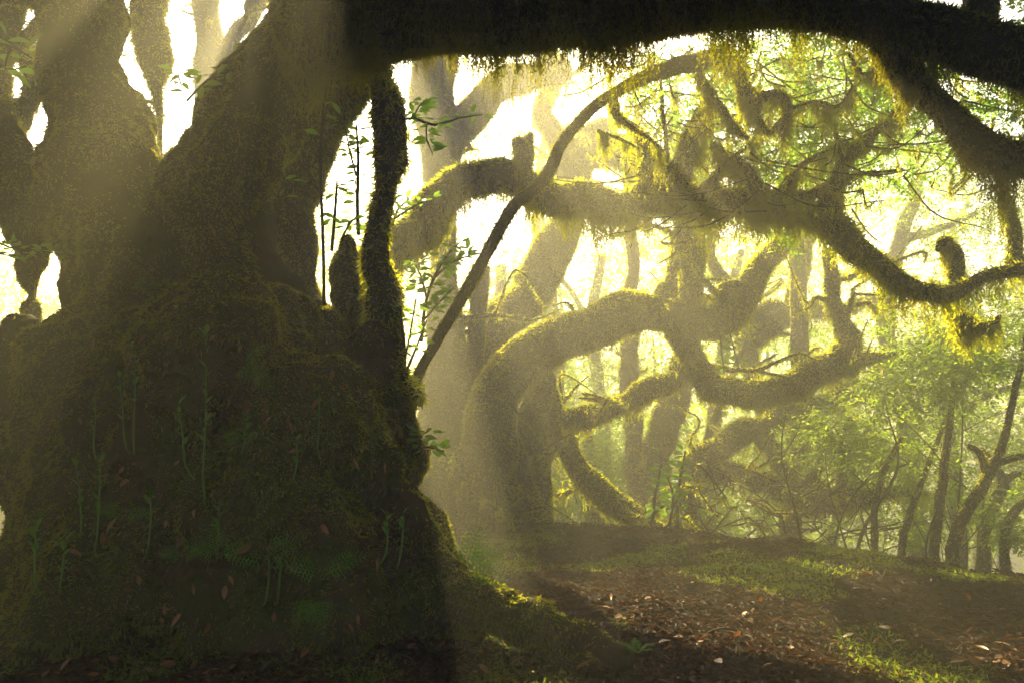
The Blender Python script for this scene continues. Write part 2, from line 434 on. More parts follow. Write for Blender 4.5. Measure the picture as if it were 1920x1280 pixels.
def on_trunk(px, py):
    r = ray(px, py); h = TBVH.ray_cast(Vector(CAM.tolist()), Vector(r.tolist()).normalized())
    return (np.array(h[0]), np.array(h[1])) if h[0] is not None else (None, None)

# upright stem
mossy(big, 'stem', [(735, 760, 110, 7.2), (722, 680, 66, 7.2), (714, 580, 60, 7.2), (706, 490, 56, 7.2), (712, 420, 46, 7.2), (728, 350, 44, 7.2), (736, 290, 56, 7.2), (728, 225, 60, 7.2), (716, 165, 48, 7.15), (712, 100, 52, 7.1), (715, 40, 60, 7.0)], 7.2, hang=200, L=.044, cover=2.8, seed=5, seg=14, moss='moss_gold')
# back stem, half hidden behind the trunk
mossy(big, 'stem', [(575, 700, 130, 8.6), (562, 600, 86, 8.6), (556, 530, 60, 8.6), (548, 465, 76, 8.6), (542, 400, 96, 8.6), (556, 310, 118, 8.6), (586, 230, 120, 8.5), (625, 150, 112, 8.3), (670, 70, 110, 7.8), (720, 20, 110, 7.2)], 8.5, hang=160, hl=(.04, .3), L=.034, cover=2.6, seed=6, seg=16)
# overhead limb
mossy(big, 'limb', [(560, 90, 150, 7.1), (640, 30, 180, 6.9), (740, 10, 190, 6.6), (880, 0, 190, 6.4), (1020, 0, 185, 6.2), (1140, 5, 190, 6.0), (1230, 0, 165, 5.9), (1330, -10, 140, 5.8), (1430, -5, 125, 5.7), (1540, 15, 98, 5.6), (1640, 42, 90, 5.5), (1740, 62, 98, 5.4), (1850, 92, 104, 5.2), (1960, 130, 104, 5.0), (2120, 190, 104, 4.7)], 6, hang=4200, hl=(.06, .60), L=.03, cover=2.4, seed=8, seg=20, lump=.09)
mossy(big, 'limb', [(1670, 60, 80, 5.5), (1705, 140, 58, 5.5), (1765, 200, 60, 5.45), (1825, 250, 66, 5.4), (1895, 295, 74, 5.3), (2010, 360, 78, 5.2)], 5.4, hang=1200, hl=(.05, .5), L=.03, cover=2.4, seed=9, seg=16)
mossy(big, 'limb', [(1850, 100, 80, 5.3), (1830, 40, 70, 5.35), (1845, -40, 60, 5.4)], 5.3, hang=60, L=.03, seed=10)

# ------------------------------------------------------------------ the arching branch behind it and its shoots
T2 = thing('arching_tree', 'mossy tree behind the upright stem whose long branch sweeps across the middle', 'tree', (-2.2, 10.6, 0.0))
DD = 9.0
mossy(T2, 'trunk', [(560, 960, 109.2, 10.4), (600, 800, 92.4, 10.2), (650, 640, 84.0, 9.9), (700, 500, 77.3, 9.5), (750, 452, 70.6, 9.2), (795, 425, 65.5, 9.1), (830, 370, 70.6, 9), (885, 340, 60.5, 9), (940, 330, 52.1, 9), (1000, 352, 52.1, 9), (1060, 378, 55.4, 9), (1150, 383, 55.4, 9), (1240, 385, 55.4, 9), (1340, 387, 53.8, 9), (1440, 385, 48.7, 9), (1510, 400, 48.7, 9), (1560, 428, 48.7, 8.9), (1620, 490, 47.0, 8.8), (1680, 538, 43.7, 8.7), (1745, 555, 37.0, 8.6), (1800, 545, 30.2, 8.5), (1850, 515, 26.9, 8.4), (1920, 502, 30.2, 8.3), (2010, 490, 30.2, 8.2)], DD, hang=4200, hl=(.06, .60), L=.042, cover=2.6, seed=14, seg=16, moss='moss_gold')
shoots = [
    [(1255, 365, 56), (1285, 290, 44), (1312, 225, 38), (1330, 195, 24)],
    [(1215, 365, 60), (1222, 310, 46), (1205, 262, 26), (1172, 228, 12), (1140, 205, 7)],
    [(1235, 350, 26), (1250, 290, 12), (1243, 215, 8), (1238, 150, 5)],
    [(1425, 372, 44), (1400, 325, 30), (1368, 297, 26), (1335, 272, 18)],
    [(1290, 372, 9), (1368, 302, 8), (1412, 264, 7), (1445, 215, 4)],
    [(1462, 372, 30), (1488, 325, 12), (1530, 292, 8), (1590, 268, 5)],
    [(1548, 400, 46), (1566, 340, 30), (1582, 302, 24), (1640, 248, 22), (1690, 203, 12), (1720, 180, 6)],
    [(1580, 302, 18), (1574, 270, 12), (1566, 240, 7)],
    [(1790, 545, 32), (1800, 505, 30), (1790, 470, 26), (1770, 455, 22), (1758, 470, 10)],
    [(1780, 555, 30), (1800, 590, 26), (1830, 614, 24), (1862, 606, 18), (1875, 592, 8)],
    [(1905, 505, 30), (1908, 450, 26), (1892, 400, 22), (1880, 350, 18), (1870, 290, 16)],
    [(985, 350, 18), (985, 315, 26), (980, 285, 40), (966, 262, 14)],
    [(985, 300, 30), (990, 270, 20), (996, 250, 8)],
    [(1480, 380, 26), (1530, 360, 18), (1600, 330, 9), (1680, 320, 5)],
    [(1330, 372, 20), (1345, 330, 12), (1352, 290, 7)],
]
for k, s in enumerate(shoots):
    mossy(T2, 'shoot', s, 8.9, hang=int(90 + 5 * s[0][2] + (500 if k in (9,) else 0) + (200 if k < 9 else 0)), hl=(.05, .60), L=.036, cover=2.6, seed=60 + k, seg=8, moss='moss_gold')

# crooked branch dropping from the overhead limb
T3 = thing('leaning_branch', 'thin bare leaning branch rising diagonally from behind the trunk to the overhead limb', 'branch', at(775, 730, 7.6))
mossy(T3, 'main_branch', [(770, 745, 22), (785, 700, 20), (820, 635, 21), (862, 565, 22), (905, 490, 23), (938, 425, 24), (970, 380, 24), (1022, 335, 26), (1056, 265, 23), (1110, 205, 22), (1180, 160, 24), (1250, 130, 32), (1330, 112, 36), (1365, 95, 32)], 7.6, hang=260, hl=(.02, .12), L=.02, cover=1.2, mat='bark', seed=31, seg=12, lump=.05, patch=.2)
twist = [
    [(1352, 108, 40), (1388, 145, 28), (1408, 182, 34), (1440, 182, 20), (1468, 184, 20), (1474, 210, 18), (1462, 245, 10)],
    [(1408, 182, 36), (1418, 215, 20), (1440, 250, 14), (1462, 228, 8), (1482, 205, 5)],
    [(1310, 140, 18), (1345, 192, 16), (1372, 235, 16), (1402, 262, 8)],
    [(1150, 190, 22), (1165, 225, 14), (1215, 258, 9), (1245, 285, 5)],
    [(1120, 245, 7), (1165, 262, 6), (1200, 280, 4)],
    [(1480, 205, 8), (1530, 190, 7), (1570, 200, 6), (1600, 160, 4)],
    [(1650, 120, 9), (1620, 140, 8), (1590, 100, 5)],
]
for k, s in enumerate(twist):
    mossy(T3, 'side_branch', s, 7.8, hang=int(200 + 8 * s[0][2]), hl=(.05, .5), L=.03, cover=2.2, seed=90 + k, seg=8, moss='moss_gold')

# ------------------------------------------------------------------ middle distance trees
def tree(name, label, limbs, d, loc, **kw):
    t = thing(name, label, 'tree', loc)
    for k, s in enumerate(limbs):
        s = [(q[0], q[1], q[2] * .86, *q[3:]) for q in s]      # the moss adds its own thickness
        o = mossy(t, 'trunk' if k == 0 else 'limb', s, d, **kw)
        C = catmull(path(s, d), .1); C = C[len(C) // 4:] if k == 0 else C
        tw, ms = Acc(), Acc()
        for q in range(4 if k else 5):
            c = C[int(rng.integers(len(C)))]
            ln = rng.uniform(.35, 1.3); v = np.array([rng.normal() * .8, rng.normal() * .5, rng.uniform(-.5, 1.0)]) * ln
            p0 = c[:3]; p1 = p0 + v * .45 + rng.normal(size=3) * .10; p2 = p0 + v * .8 + rng.normal(size=3) * .14; r0 = min(c[3] * .35, .035)
            for pts in ([[*p0, r0 * 1.5], [*p1, r0], [*p2, r0 * .6], [*(p0 + v), r0 * .2]], [[*p1, r0 * .7], [*(p1 + (rng.normal(size=3) * .2 + v * .25)), r0 * .5], [*(p1 + (rng.normal(size=3) * .35 + v * .5)), r0 * .15]]):
                V, F = tube(pts, 6, .09, .2, int(rng.integers(1e5)))
                tw.add(V, F); ms.add(*moss_on(V, F, .055, 2.0, .3, -.6, .8)); ms.add(*hang_on(V, F, int(14 + 26 * rng.random()), .04, .30, .05, under=.5))
        to = mk('side_twigs', *tw.get(), M['limb'], o, True, 'stuff')
        mv_, mf_ = ms.get()
        mk('twig_moss', mv_, mf_, M['moss_gold'], o, False, 'stuff')
    return t
tree('arched_tree', 'mossy tree with a thick arching limb glowing in the mist beyond the leafy ridge', [
    [(895, 985, 170), (905, 920, 140), (918, 850, 116), (925, 780, 108), (940, 720, 104), (985, 682, 92), (1050, 642, 86), (1110, 612, 84), (1180, 590, 82), (1260, 592, 82), (1330, 602, 78), (1372, 572, 72), (1402, 530, 66), (1432, 488, 56), (1475, 440, 44), (1510, 380, 30), (1525, 300, 14)],
    [(1262, 610, 50), (1300, 672, 60), (1340, 716, 62), (1400, 738, 64), (1470, 730, 62), (1530, 706, 60), (1572, 676, 62), (1620, 674, 36), (1680, 662, 8)],
    [(1575, 680, 60), (1588, 645, 48), (1574, 600, 38), (1562, 540, 34), (1550, 470, 24)],
    [(1345, 585, 40), (1356, 548, 38), (1384, 540, 30), (1400, 556, 20)],
    [(1250, 580, 54), (1262, 500, 30), (1276, 420, 22), (1284, 330, 16), (1270, 250, 8)],
    [(1292, 575, 60), (1300, 500, 56), (1306, 420, 46), (1310, 330, 36), (1330, 230, 22), (1325, 150, 8)],
    [(925, 800, 80), (965, 860, 50), (985, 930, 60), (1000, 975, 70)],
], 12.6, at(900, 970, 12.6), hang=900, hl=(.05, .34), L=.038, cover=2.4, moss='moss_gold')
tree('buttressed_tree', 'broad lumpy mossy trunk standing directly behind the leaning branch', [
    [(840, 985, 230), (842, 900, 170), (845, 800, 130), (848, 700, 100), (842, 620, 76), (830, 520, 66), (822, 400, 70), (818, 280, 90), (815, 150, 100), (812, 20, 110)],
    [(880, 985, 90), (872, 880, 100), (876, 780, 72), (880, 680, 50), (890, 590, 36), (905, 500, 30)],
    [(815, 300, 70), (880, 235, 76), (930, 180, 70), (990, 148, 62), (1060, 130, 50)],
    [(800, 980, 150, 12.2), (815, 920, 130, 12.2), (835, 870, 90, 12.4)],
    [(870, 985, 110, 12), (930, 965, 50, 11.9), (980, 970, 30, 11.7)],
], 13.2, at(840, 980, 13.2), hang=200, hl=(.05, .3), L=.038, cover=2.2)
tree('slanting_tree', 'hazy thick mossy limb slanting up to the bright gap above the arch', [
    [(900, 1000, 120), (905, 760, 100), (912, 650, 96), (930, 618, 92), (976, 568, 86), (1026, 500, 82), (1058, 426, 70), (1075, 350, 60), (1090, 270, 60), (1140, 240, 50)],
    [(1060, 400, 70), (1060, 320, 84), (1090, 285, 90), (1140, 278, 80), (1190, 310, 70), (1240, 360, 50)],
    [(1075, 330, 40), (1035, 250, 44), (1015, 205, 40), (1040, 150, 36), (1030, 90, 34)],
], 14.2, at(900, 1000, 14.2), hang=260, hl=(.06, .4), L=.042, cover=2.2, moss='moss_gold')
tree('forked_tree', 'dark forked tree whose root arches down to the ridge left of the saplings', [
    [(1005, 985, 70), (1012, 900, 52), (1006, 820, 72), (1018, 750, 60), (1030, 700, 30)],
    [(1028, 735, 44), (1048, 810, 50), (1080, 872, 48), (1112, 915, 56), (1150, 945, 60), (1200, 972, 46), (1240, 990, 20)],
    [(1030, 795, 56), (1100, 778, 54), (1170, 756, 52), (1230, 728, 50), (1272, 690, 54), (1288, 655, 36)],
], 12.9, at(1005, 985, 12.9), hang=500, hl=(.05, .34), L=.038, cover=2.3, moss='moss_gold')
tree('backlit_tree', 'pale misty forked trunk standing in the glow under the arching limb', [
    [(1205, 1010, 80), (1208, 930, 62), (1228, 860, 64), (1258, 780, 66), (1282, 690, 52), (1290, 560, 44), (1280, 420, 36), (1262, 260, 24), (1270, 120, 8)],
    [(1205, 930, 60), (1192, 850, 42), (1185, 760, 36), (1178, 640, 34), (1190, 500, 28), (1180, 340, 20), (1195, 200, 7)],
    [(1250, 1000, 26), (1300, 900, 22), (1350, 760, 16), (1400, 640, 10)],
], 16.5, at(1205, 1010, 16.5), hang=160, hl=(.05, .4), L=.05, cover=2.0)
tree('spreading_tree', 'mossy tree throwing two long low limbs to the right above the brushwood', [
    [(1270, 1030, 70), (1285, 950, 56), (1312, 872, 54), (1360, 832, 52), (1420, 802, 50), (1490, 772, 46), (1560, 748, 42), (1620, 744, 24), (1662, 740, 16), (1705, 715, 6)],
    [(1300, 880, 46), (1380, 884, 44), (1440, 915, 48), (1520, 940, 48), (1600, 935, 44), (1670, 920, 26), (1740, 925, 10)],
    [(1425, 815, 30), (1455, 860, 34), (1480, 890, 32), (1512, 905, 30), (1530, 880, 20), (1540, 830, 10)],
    [(1590, 940, 40), (1585, 870, 34), (1590, 800, 30), (1580, 700, 26)],
    [(1500, 770, 36), (1540, 800, 28), (1560, 860, 22), (1600, 880, 10)],
], 15, at(1270, 1030, 15), hang=300, hl=(.06, .4), L=.045, cover=2.2, moss='moss_gold')
tree('twisted_tree', 'twisted mossy limbs seen through the gap between arch and sweeping branch', [
    [(1490, 1060, 34), (1460, 900, 24), (1425, 760, 26), (1405, 650, 40), (1440, 585, 52), (1470, 600, 46), (1490, 545, 38), (1510, 470, 28), (1540, 380, 20)],
    [(1410, 640, 44), (1480, 590, 34), (1560, 582, 30), (1650, 560, 22), (1720, 520, 10)],
    [(1410, 690, 24), (1385, 620, 30), (1385, 560, 40), (1340, 500, 26), (1330, 420, 20)],
], 17, at(1480, 1060, 17), hang=160, hl=(.06, .45), L=.052, cover=2.0, moss='moss_gold')
# behind the fork, top left
tree('hanging_trunk', 'ragged moss hung trunk seen through the fork at the top', [
    [(286, -300, 90), (284, -60, 76), (283, 40, 72), (287, 110, 64), (290, 150, 34), (297, 200, 16), (300, 330, 14), (300, 560, 40), (300, 900, 60)],
], 9.0, at(300, 900, 9.0), hang=500, hl=(.04, .22), L=.042, cover=2.4, moss='moss_gold')
tree('pale_trunk', 'pale straight trunk bleached by the sun in the fork of the big tree', [
    [(380, -500, 66), (388, -100, 62), (392, 60, 60), (398, 160, 70), (405, 400, 80), (410, 960, 110)],
    [(395, 120, 40), (450, 60, 36), (480, -20, 30), (500, -200, 24)],
], 14, at(410, 960, 14), hang=60, L=.06, cover=1.6)
tree('leftmost_tree', 'shaded mossy stems and drooping twigs at the top left corner', [
    [(-190, 900, 120), (-150, 500, 90), (-60, 280, 70), (-10, 120, 60), (30, -60, 50), (40, -300, 50)],
    [(-10, 180, 40), (45, 210, 44), (55, 130, 36), (30, 60, 30), (60, -40, 26)],
    [(-30, 260, 50), (40, 230, 30), (60, 180, 26)],
    [(0, 120, 24), (60, 60, 30), (120, -10, 30)],
], 8.6, at(-190, 900, 8.6), hang=360, hl=(.04, .24), L=.04, cover=2.2)

# ------------------------------------------------------------------ slender trees on the right and far trees
def slender(name, label, limbs, d, clumps, leaf=.085, mat='leaf_far', cover=1.3, hang=60, crown_n=1.0):
    base = at(limbs[0][0][0], limbs[0][0][1], d)
    base[2] = gz(base[0], base[1]) - .05
    t = thing(name, label, 'tree', base)
    first = True
    for s in limbs:
        pr = path(s, d)
        if first:
            b = base.copy(); pr = np.vstack([[*b, pr[0][3] * 1.5], pr])
        V, F = tube(pr, 8, None, .08, int(rng.integers(1e5)))
        o = mk('trunk' if first else 'limb', V, F, M['bark'], t, True)
        a = Acc(); a.add(*moss_on(V, F, .0045 * d, cover, .3, -.4, .3))
        if hang: a.add(*hang_on(V, F, hang, .03, .18, .0032 * d, under=.2))
        if a.n: mk('moss', *a.get(), M['moss_gold'], o, False, 'stuff')
        first = False
    lv, tw = Acc(), Acc()
    for (px, py, rx, ry, n, *dd) in clumps:
        dep = d + (dd[0] if dd else 0)
        c = at(px, py, dep); k = dep / FPX
        l, tt = clump(c, (rx * k, max(rx * k * .8, .4), ry * k), int(n * crown_n * 4), leaf, .42)
        lv.add(*l); tw.add(*tt)
    if lv.n:
        cr = mk('crown', *lv.get(), M[mat], t, False, 'stuff')
        mk('twigs', *tw.get(), M['twig'], cr, False, 'stuff')
    return t
slender('slender_tree', 'slender dark tree leaning right, its stem thickest of the thin ones at right', [
    [(1785, 1050, 26), (1800, 985, 23), (1828, 932, 22), (1858, 882, 20), (1880, 830, 15), (1900, 745, 12), (1915, 680, 10), (1935, 560, 8), (1950, 450, 6)],
    [(1850, 890, 14), (1838, 850, 12), (1815, 835, 10)], [(1868, 868, 14), (1920, 855, 12), (1990, 850, 10)]], 11.2,
    [(1860, 640, 120, 60, 60), (1930, 560, 110, 80, 60, 1), (1760, 700, 80, 40, 40)])
slender('slender_tree', 'slender pole like tree with a straight pale stem right of the drooping branch tip', [
    [(1752, 1045, 18), (1760, 960, 18), (1770, 880, 16), (1782, 780, 12), (1790, 700, 9), (1797, 620, 7), (1805, 540, 5)],
    [(1785, 755, 8), (1820, 700, 7), (1870, 650, 5)]], 11.6,
    [(1740, 640, 110, 50, 60, 1), (1830, 680, 90, 40, 40), (1690, 730, 70, 40, 30)])
slender('slender_tree', 'slender tree with stems crossing left of the pole like tree', [
    [(1690, 1045, 14), (1700, 985, 13), (1716, 935, 12), (1740, 870, 10), (1768, 800, 8), (1790, 740, 5)],
    [(1640, 1040, 14), (1640, 960, 12), (1655, 890, 12), (1690, 820, 8)]], 12.4,
    [(1640, 800, 110, 60, 70, 1), (1560, 830, 90, 50, 50, 1), (1700, 870, 90, 40, 40)])
slender('crooked_tree', 'short crooked mossy tree that forks low near the right edge', [
    [(1845, 1050, 24), (1850, 985, 22), (1868, 935, 22), (1882, 905, 20), (1862, 868, 14), (1840, 840, 8)],
    [(1880, 905, 16), (1905, 888, 12), (1935, 900, 9)]], 13.6,
    [(1880, 790, 120, 60, 70, 1), (1930, 870, 80, 50, 40, .5)])
slender('crooked_tree', 'small stooping tree touching the right edge of the view', [
    [(1885, 1050, 18), (1888, 990, 18), (1905, 955, 16), (1940, 925, 12)],
    [(1880, 1020, 10), (1920, 1010, 8), (1990, 1030, 6)]], 12.2,
    [(1910, 960, 60, 35, 25), (1930, 1000, 60, 30, 25)])
slender('bushy_tree', 'bright yellow green bushy tree beyond the low limbs', [
    [(1560, 1060, 20), (1570, 960, 18), (1600, 860, 16), (1640, 780, 10)],
    [(1590, 900, 12), (1530, 850, 10), (1480, 830, 8)]], 18,
    [(1560, 860, 190, 80, 120), (1640, 760, 170, 60, 110, 1), (1480, 900, 140, 70, 80), (1600, 980, 170, 50, 90)], leaf=.10)
slender('bushy_tree', 'green tree spreading its leafy tiers behind the slender stems', [
    [(1800, 1060, 26), (1790, 900, 24), (1770, 760, 20), (1760, 620, 14)],
    [(1780, 800, 14), (1850, 740, 12), (1930, 720, 10)], [(1775, 760, 12), (1700, 720, 10), (1640, 710, 8)]], 17,
    [(1720, 690, 150, 45, 110), (1850, 650, 150, 50, 110), (1900, 780, 140, 50, 90), (1780, 880, 150, 60, 90), (1700, 960, 150, 50, 80), (1880, 960, 130, 60, 80)], leaf=.10)
slender('bushy_tree', 'tall green tree filling the gap right of the crooked shoots', [
    [(1720, 1080, 40), (1700, 800, 34), (1660, 600, 30), (1690, 440, 26), (1720, 350, 18), (1700, 250, 12)],
    [(1690, 450, 18), (1760, 430, 14), (1830, 400, 8)]], 19,
    [(1760, 380, 170, 70, 120), (1850, 480, 150, 80, 110), (1660, 330, 150, 80, 100), (1800, 570, 180, 50, 110), (1900, 350, 120, 90, 80)], leaf=.10)
slender('bushy_tree', 'green crown glimpsed high behind the twisted twigs at upper right', [
    [(1480, 1080, 44), (1500, 700, 36), (1490, 400, 30), (1480, 200, 24), (1500, 40, 16)],
    [(1488, 330, 20), (1570, 200, 14), (1640, 120, 8)]], 16,
    [(1480, 150, 150, 70, 110), (1600, 140, 150, 70, 110), (1400, 250, 120, 60, 60), (1560, 270, 120, 50, 70), (1700, 230, 130, 70, 80)], leaf=.09, mat='leaf')
slender('bushy_tree', 'misty pale tree in front of the brightest sky gap', [
    [(1140, 1040, 30), (1130, 800, 26), (1110, 600, 22), (1130, 480, 16)],
    [(1120, 640, 14), (1080, 560, 10), (1050, 520, 8)]], 22,
    [(1120, 820, 170, 60, 150), (1060, 660, 120, 60, 110), (1160, 890, 120, 70, 120), (1000, 560, 70, 60, 70), (1190, 520, 110, 60, 80), (1100, 720, 130, 50, 110), (1140, 430, 120, 50, 60)], leaf=.12)
slender('bushy_tree', 'misty pale tree behind the twisted limbs at the centre', [
    [(1440, 1080, 34), (1430, 800, 28), (1400, 600, 22), (1420, 480, 14)]], 24,
    [(1440, 680, 160, 70, 90), (1380, 820, 150, 60, 90), (1520, 560, 140, 70, 80), (1400, 480, 120, 60, 50), (1500, 820, 150, 60, 80), (1600, 640, 130, 60, 70)], leaf=.12)
slender('bushy_tree', 'misty tree showing left of the slanting limb', [
    [(940, 1040, 34), (935, 700, 28), (940, 500, 20)]], 20,
    [(960, 560, 90, 90, 70), (880, 480, 110, 60, 60), (930, 700, 100, 60, 50), (1000, 780, 90, 70, 60)], leaf=.10)

slender('bushy_tree', 'hazy leafy tree between the arch and the sweeping branch', [
    [(1330, 1080, 34), (1340, 800, 28), (1370, 560, 20), (1390, 470, 12)]], 20,
    [(1380, 470, 140, 45, 90), (1250, 500, 90, 45, 50), (1500, 500, 110, 50, 70), (1290, 660, 110, 50, 60), (1440, 620, 110, 40, 60)], leaf=.11)
slender('bushy_tree', 'hazy leafy tree above the sweeping branch left of the crooked shoots', [
    [(1050, 1080, 44), (1040, 700, 36), (1010, 400, 26), (1020, 260, 14)]], 21,
    [(930, 300, 90, 60, 60), (1020, 210, 80, 50, 40), (1150, 280, 80, 60, 50), (880, 160, 100, 40, 40), (1100, 130, 110, 30, 40)], leaf=.11)
slender('bushy_tree', 'hazy leafy tree filling the low gaps behind the forked trunk', [
    [(1120, 1080, 34), (1110, 900, 28), (1100, 800, 18)]], 17,
    [(1110, 900, 120, 60, 110), (1060, 850, 80, 50, 60), (1180, 840, 80, 60, 60), (1330, 930, 120, 60, 80), (1010, 900, 60, 60, 40)], leaf=.10)
slender('bushy_tree', 'hazy bush in the opening beside the upright stem', [
    [(640, 1000, 30), (650, 700, 22), (655, 500, 12)]], 18,
    [(650, 480, 60, 60, 60), (640, 380, 50, 70, 40), (660, 250, 40, 60, 20), (760, 560, 70, 60, 50), (770, 300, 50, 80, 30)], leaf=.10)
slender('bushy_tree', 'hazy bush seen through the openings at the far left', [
    [(60, 1050, 30), (50, 800, 22), (40, 600, 12)]], 16,
    [(40, 590, 80, 50, 60), (120, 600, 60, 40, 40), (20, 500, 60, 40, 20), (10, 900, 60, 60, 50)], leaf=.10)

GS = 'thin bare stems below the slender trees'
for k in range(26):
    px = rng.uniform(1500, 1930); d = rng.uniform(11.5, 17)
    b = at(px, 1040, d); b[2] = gz(b[0], b[1]) - .05
    h = rng.uniform(1.6, 4.5); ln = rng.normal() * .5; r0 = rng.uniform(.012, .03)
    t = thing('thin_stem', 'thin bare stem in the thicket under the slender trees', 'sapling', b, GS)
    p1 = b + np.array([ln * .3, rng.normal() * .1, h * .35]); p2 = b + np.array([ln * .8 + rng.normal() * .15, rng.normal() * .2, h * .7]); p3 = b + np.array([ln * 1.2 + rng.normal() * .3, 0, h])
    V, F = tube([[*b, r0 * 1.3], [*p1, r0], [*p2, r0 * .7], [*p3, r0 * .25]], 6, .15, .12, k)
    st = mk('stem', V, F, M['bark'], t, True)
    for q in range(3):
        f0 = [p1, p2, (p1 + p2) / 2][q]; e = f0 + np.array([rng.normal() * .7, rng.normal() * .3, rng.uniform(.1, .8)])
        V, F = tube([[*f0, r0 * .5], [*((f0 + e) / 2 + rng.normal(size=3) * .08), r0 * .4], [*e, r0 * .15]], 5, .12, .1, k + q)
        mk('side_twig', V, F, M['bark'], t, True)

# ------------------------------------------------------------------ forest floor
def cast_down(x, y):
    """height of the big tree's flank or of the ground at x, y"""
    g = gz(x, y)
    return g
def floor_cover():
    n = 115000
    # more leaves near the viewpoint, as far as single leaves can be told apart
    y = 3.6 + (15.5 - 3.6) * rng.random(n) ** 1.25; x = (rng.random(n) * 2 - 1) * (y * .70 + 1.0)
    p0 = np.stack([x, y, np.zeros(n)], -1)
    patch = vnoise(p0, .75, 31) + .6 * vnoise(p0, 2.1, 32)
    ridge = np.exp(-((y - edge_y(x) + 1.3) / 1.3) ** 2)
    mossy_here = patch + .45 * ridge + 0.5 * np.exp(-((y - 5.9) / .5) ** 2 - ((x - .3) / .8) ** 2) > .55
    keep = (~mossy_here) | (rng.random(n) < .12)
    xl, yl = x[keep], y[keep]; m = len(xl)
    z = ground_z(xl, yl) + rng.uniform(0.0, .03, m)
    a = rng.uniform(0, 2 * np.pi, m)
    D = np.stack([np.cos(a), np.sin(a), rng.normal(size=m) * .28], -1)
    N = np.stack([rng.normal(size=m) * .5, rng.normal(size=m) * .5, np.ones(m)], -1)
    L = .03 + .07 * rng.random(m) ** 1.6
    V, F = leaves(np.stack([xl, yl, z], -1), D, N, L, L * rng.uniform(.28, .42, m), .22, .18)
    o = mk('leaf_litter', V, F, M['litter'], None, False, 'stuff'); tag(o, 'brown dead leaf litter spread over the forest floor', 'leaf litter')
    # low moss cushions
    n = 300000
    y = 3.8 + 11.5 * rng.random(n); x = (rng.random(n) * 2 - 1) * (y * .70 + .6)
    p0 = np.stack([x, y, np.zeros(n)], -1)
    patch = vnoise(p0, .75, 31) + .6 * vnoise(p0, 2.1, 32) + .25 * vnoise(p0, 7, 33)
    ridge = np.exp(-((y - edge_y(x) + 1.3) / 1.3) ** 2)
    k = patch + .45 * ridge + 0.6 * np.exp(-((y - 5.9) / .5) ** 2 - ((x - .3) / .8) ** 2) > .42
    x, y, hgt = x[k], y[k], np.clip((patch + .45 * ridge)[k] - .6, 0, .6)
    m = len(x)
    P = np.stack([x, y, ground_z(x, y) + hgt * .06 * rng.random(m)], -1)
    V, F = blades(P, np.tile([0, 0, 1.0], (m, 1)), .030 + .002 * y.mean(), .42, .7, .2)
    o = mk('ground_moss', V, F, M['ground_moss'], None, False, 'stuff'); tag(o, 'low green moss cushions along the ridge and between the leaves', 'moss')
floor_cover()

# one curved leaf, shared by every picked-out leaf
def leaf_data(name, mat, L=1.0, W=.46, curl=.18, fold=.10):
    ts = [0, .18, .42, .68, .88, 1.0]; ws = [.04, .62, 1.0, .80, .36, .02]
    V = []
    for t, k in zip(ts, ws):
        z = -curl * t * t
        V += [(t * L, -W * .5 * k, z + fold * k * .5), (t * L, 0, z), (t * L, W * .5 * k, z + fold * k * .5)]
    F = []
    for i in range(5):
        b = i * 3; F += [(b, b + 1, b + 4, b + 3), (b + 1, b + 2, b + 5, b + 4)]
    me = raw_mesh(name, np.array(V), np.array(F), True); me.materials.append(M[mat]); return me
LEAF = {k: leaf_data('leaf_' + k, k) for k in ('leaf', 'fern', 'dead_leaf')}
LEAF['curled'] = leaf_data('leaf_curled', 'dead_leaf', 1, .36, -.3, .3)
def put_leaf(me, p, d, n, L, parent=None, name='leaf'):
    d = unit(np.asarray(d, float)); s = unit(np.cross(n, d)); n = np.cross(d, s)
    o = bpy.data.objects.new(name, me); col.objects.link(o)
    off = np.array(parent.location) if parent is not None else np.zeros(3)
    Rm = Matrix(np.stack([d, s, n], 1).tolist()).to_4x4()
    if parent is not None: o.parent = parent
    o.matrix_local = Matrix.Translation((np.asarray(p) - off).tolist()) @ Rm @ Matrix.Diagonal((L, L, L, 1))
    return o

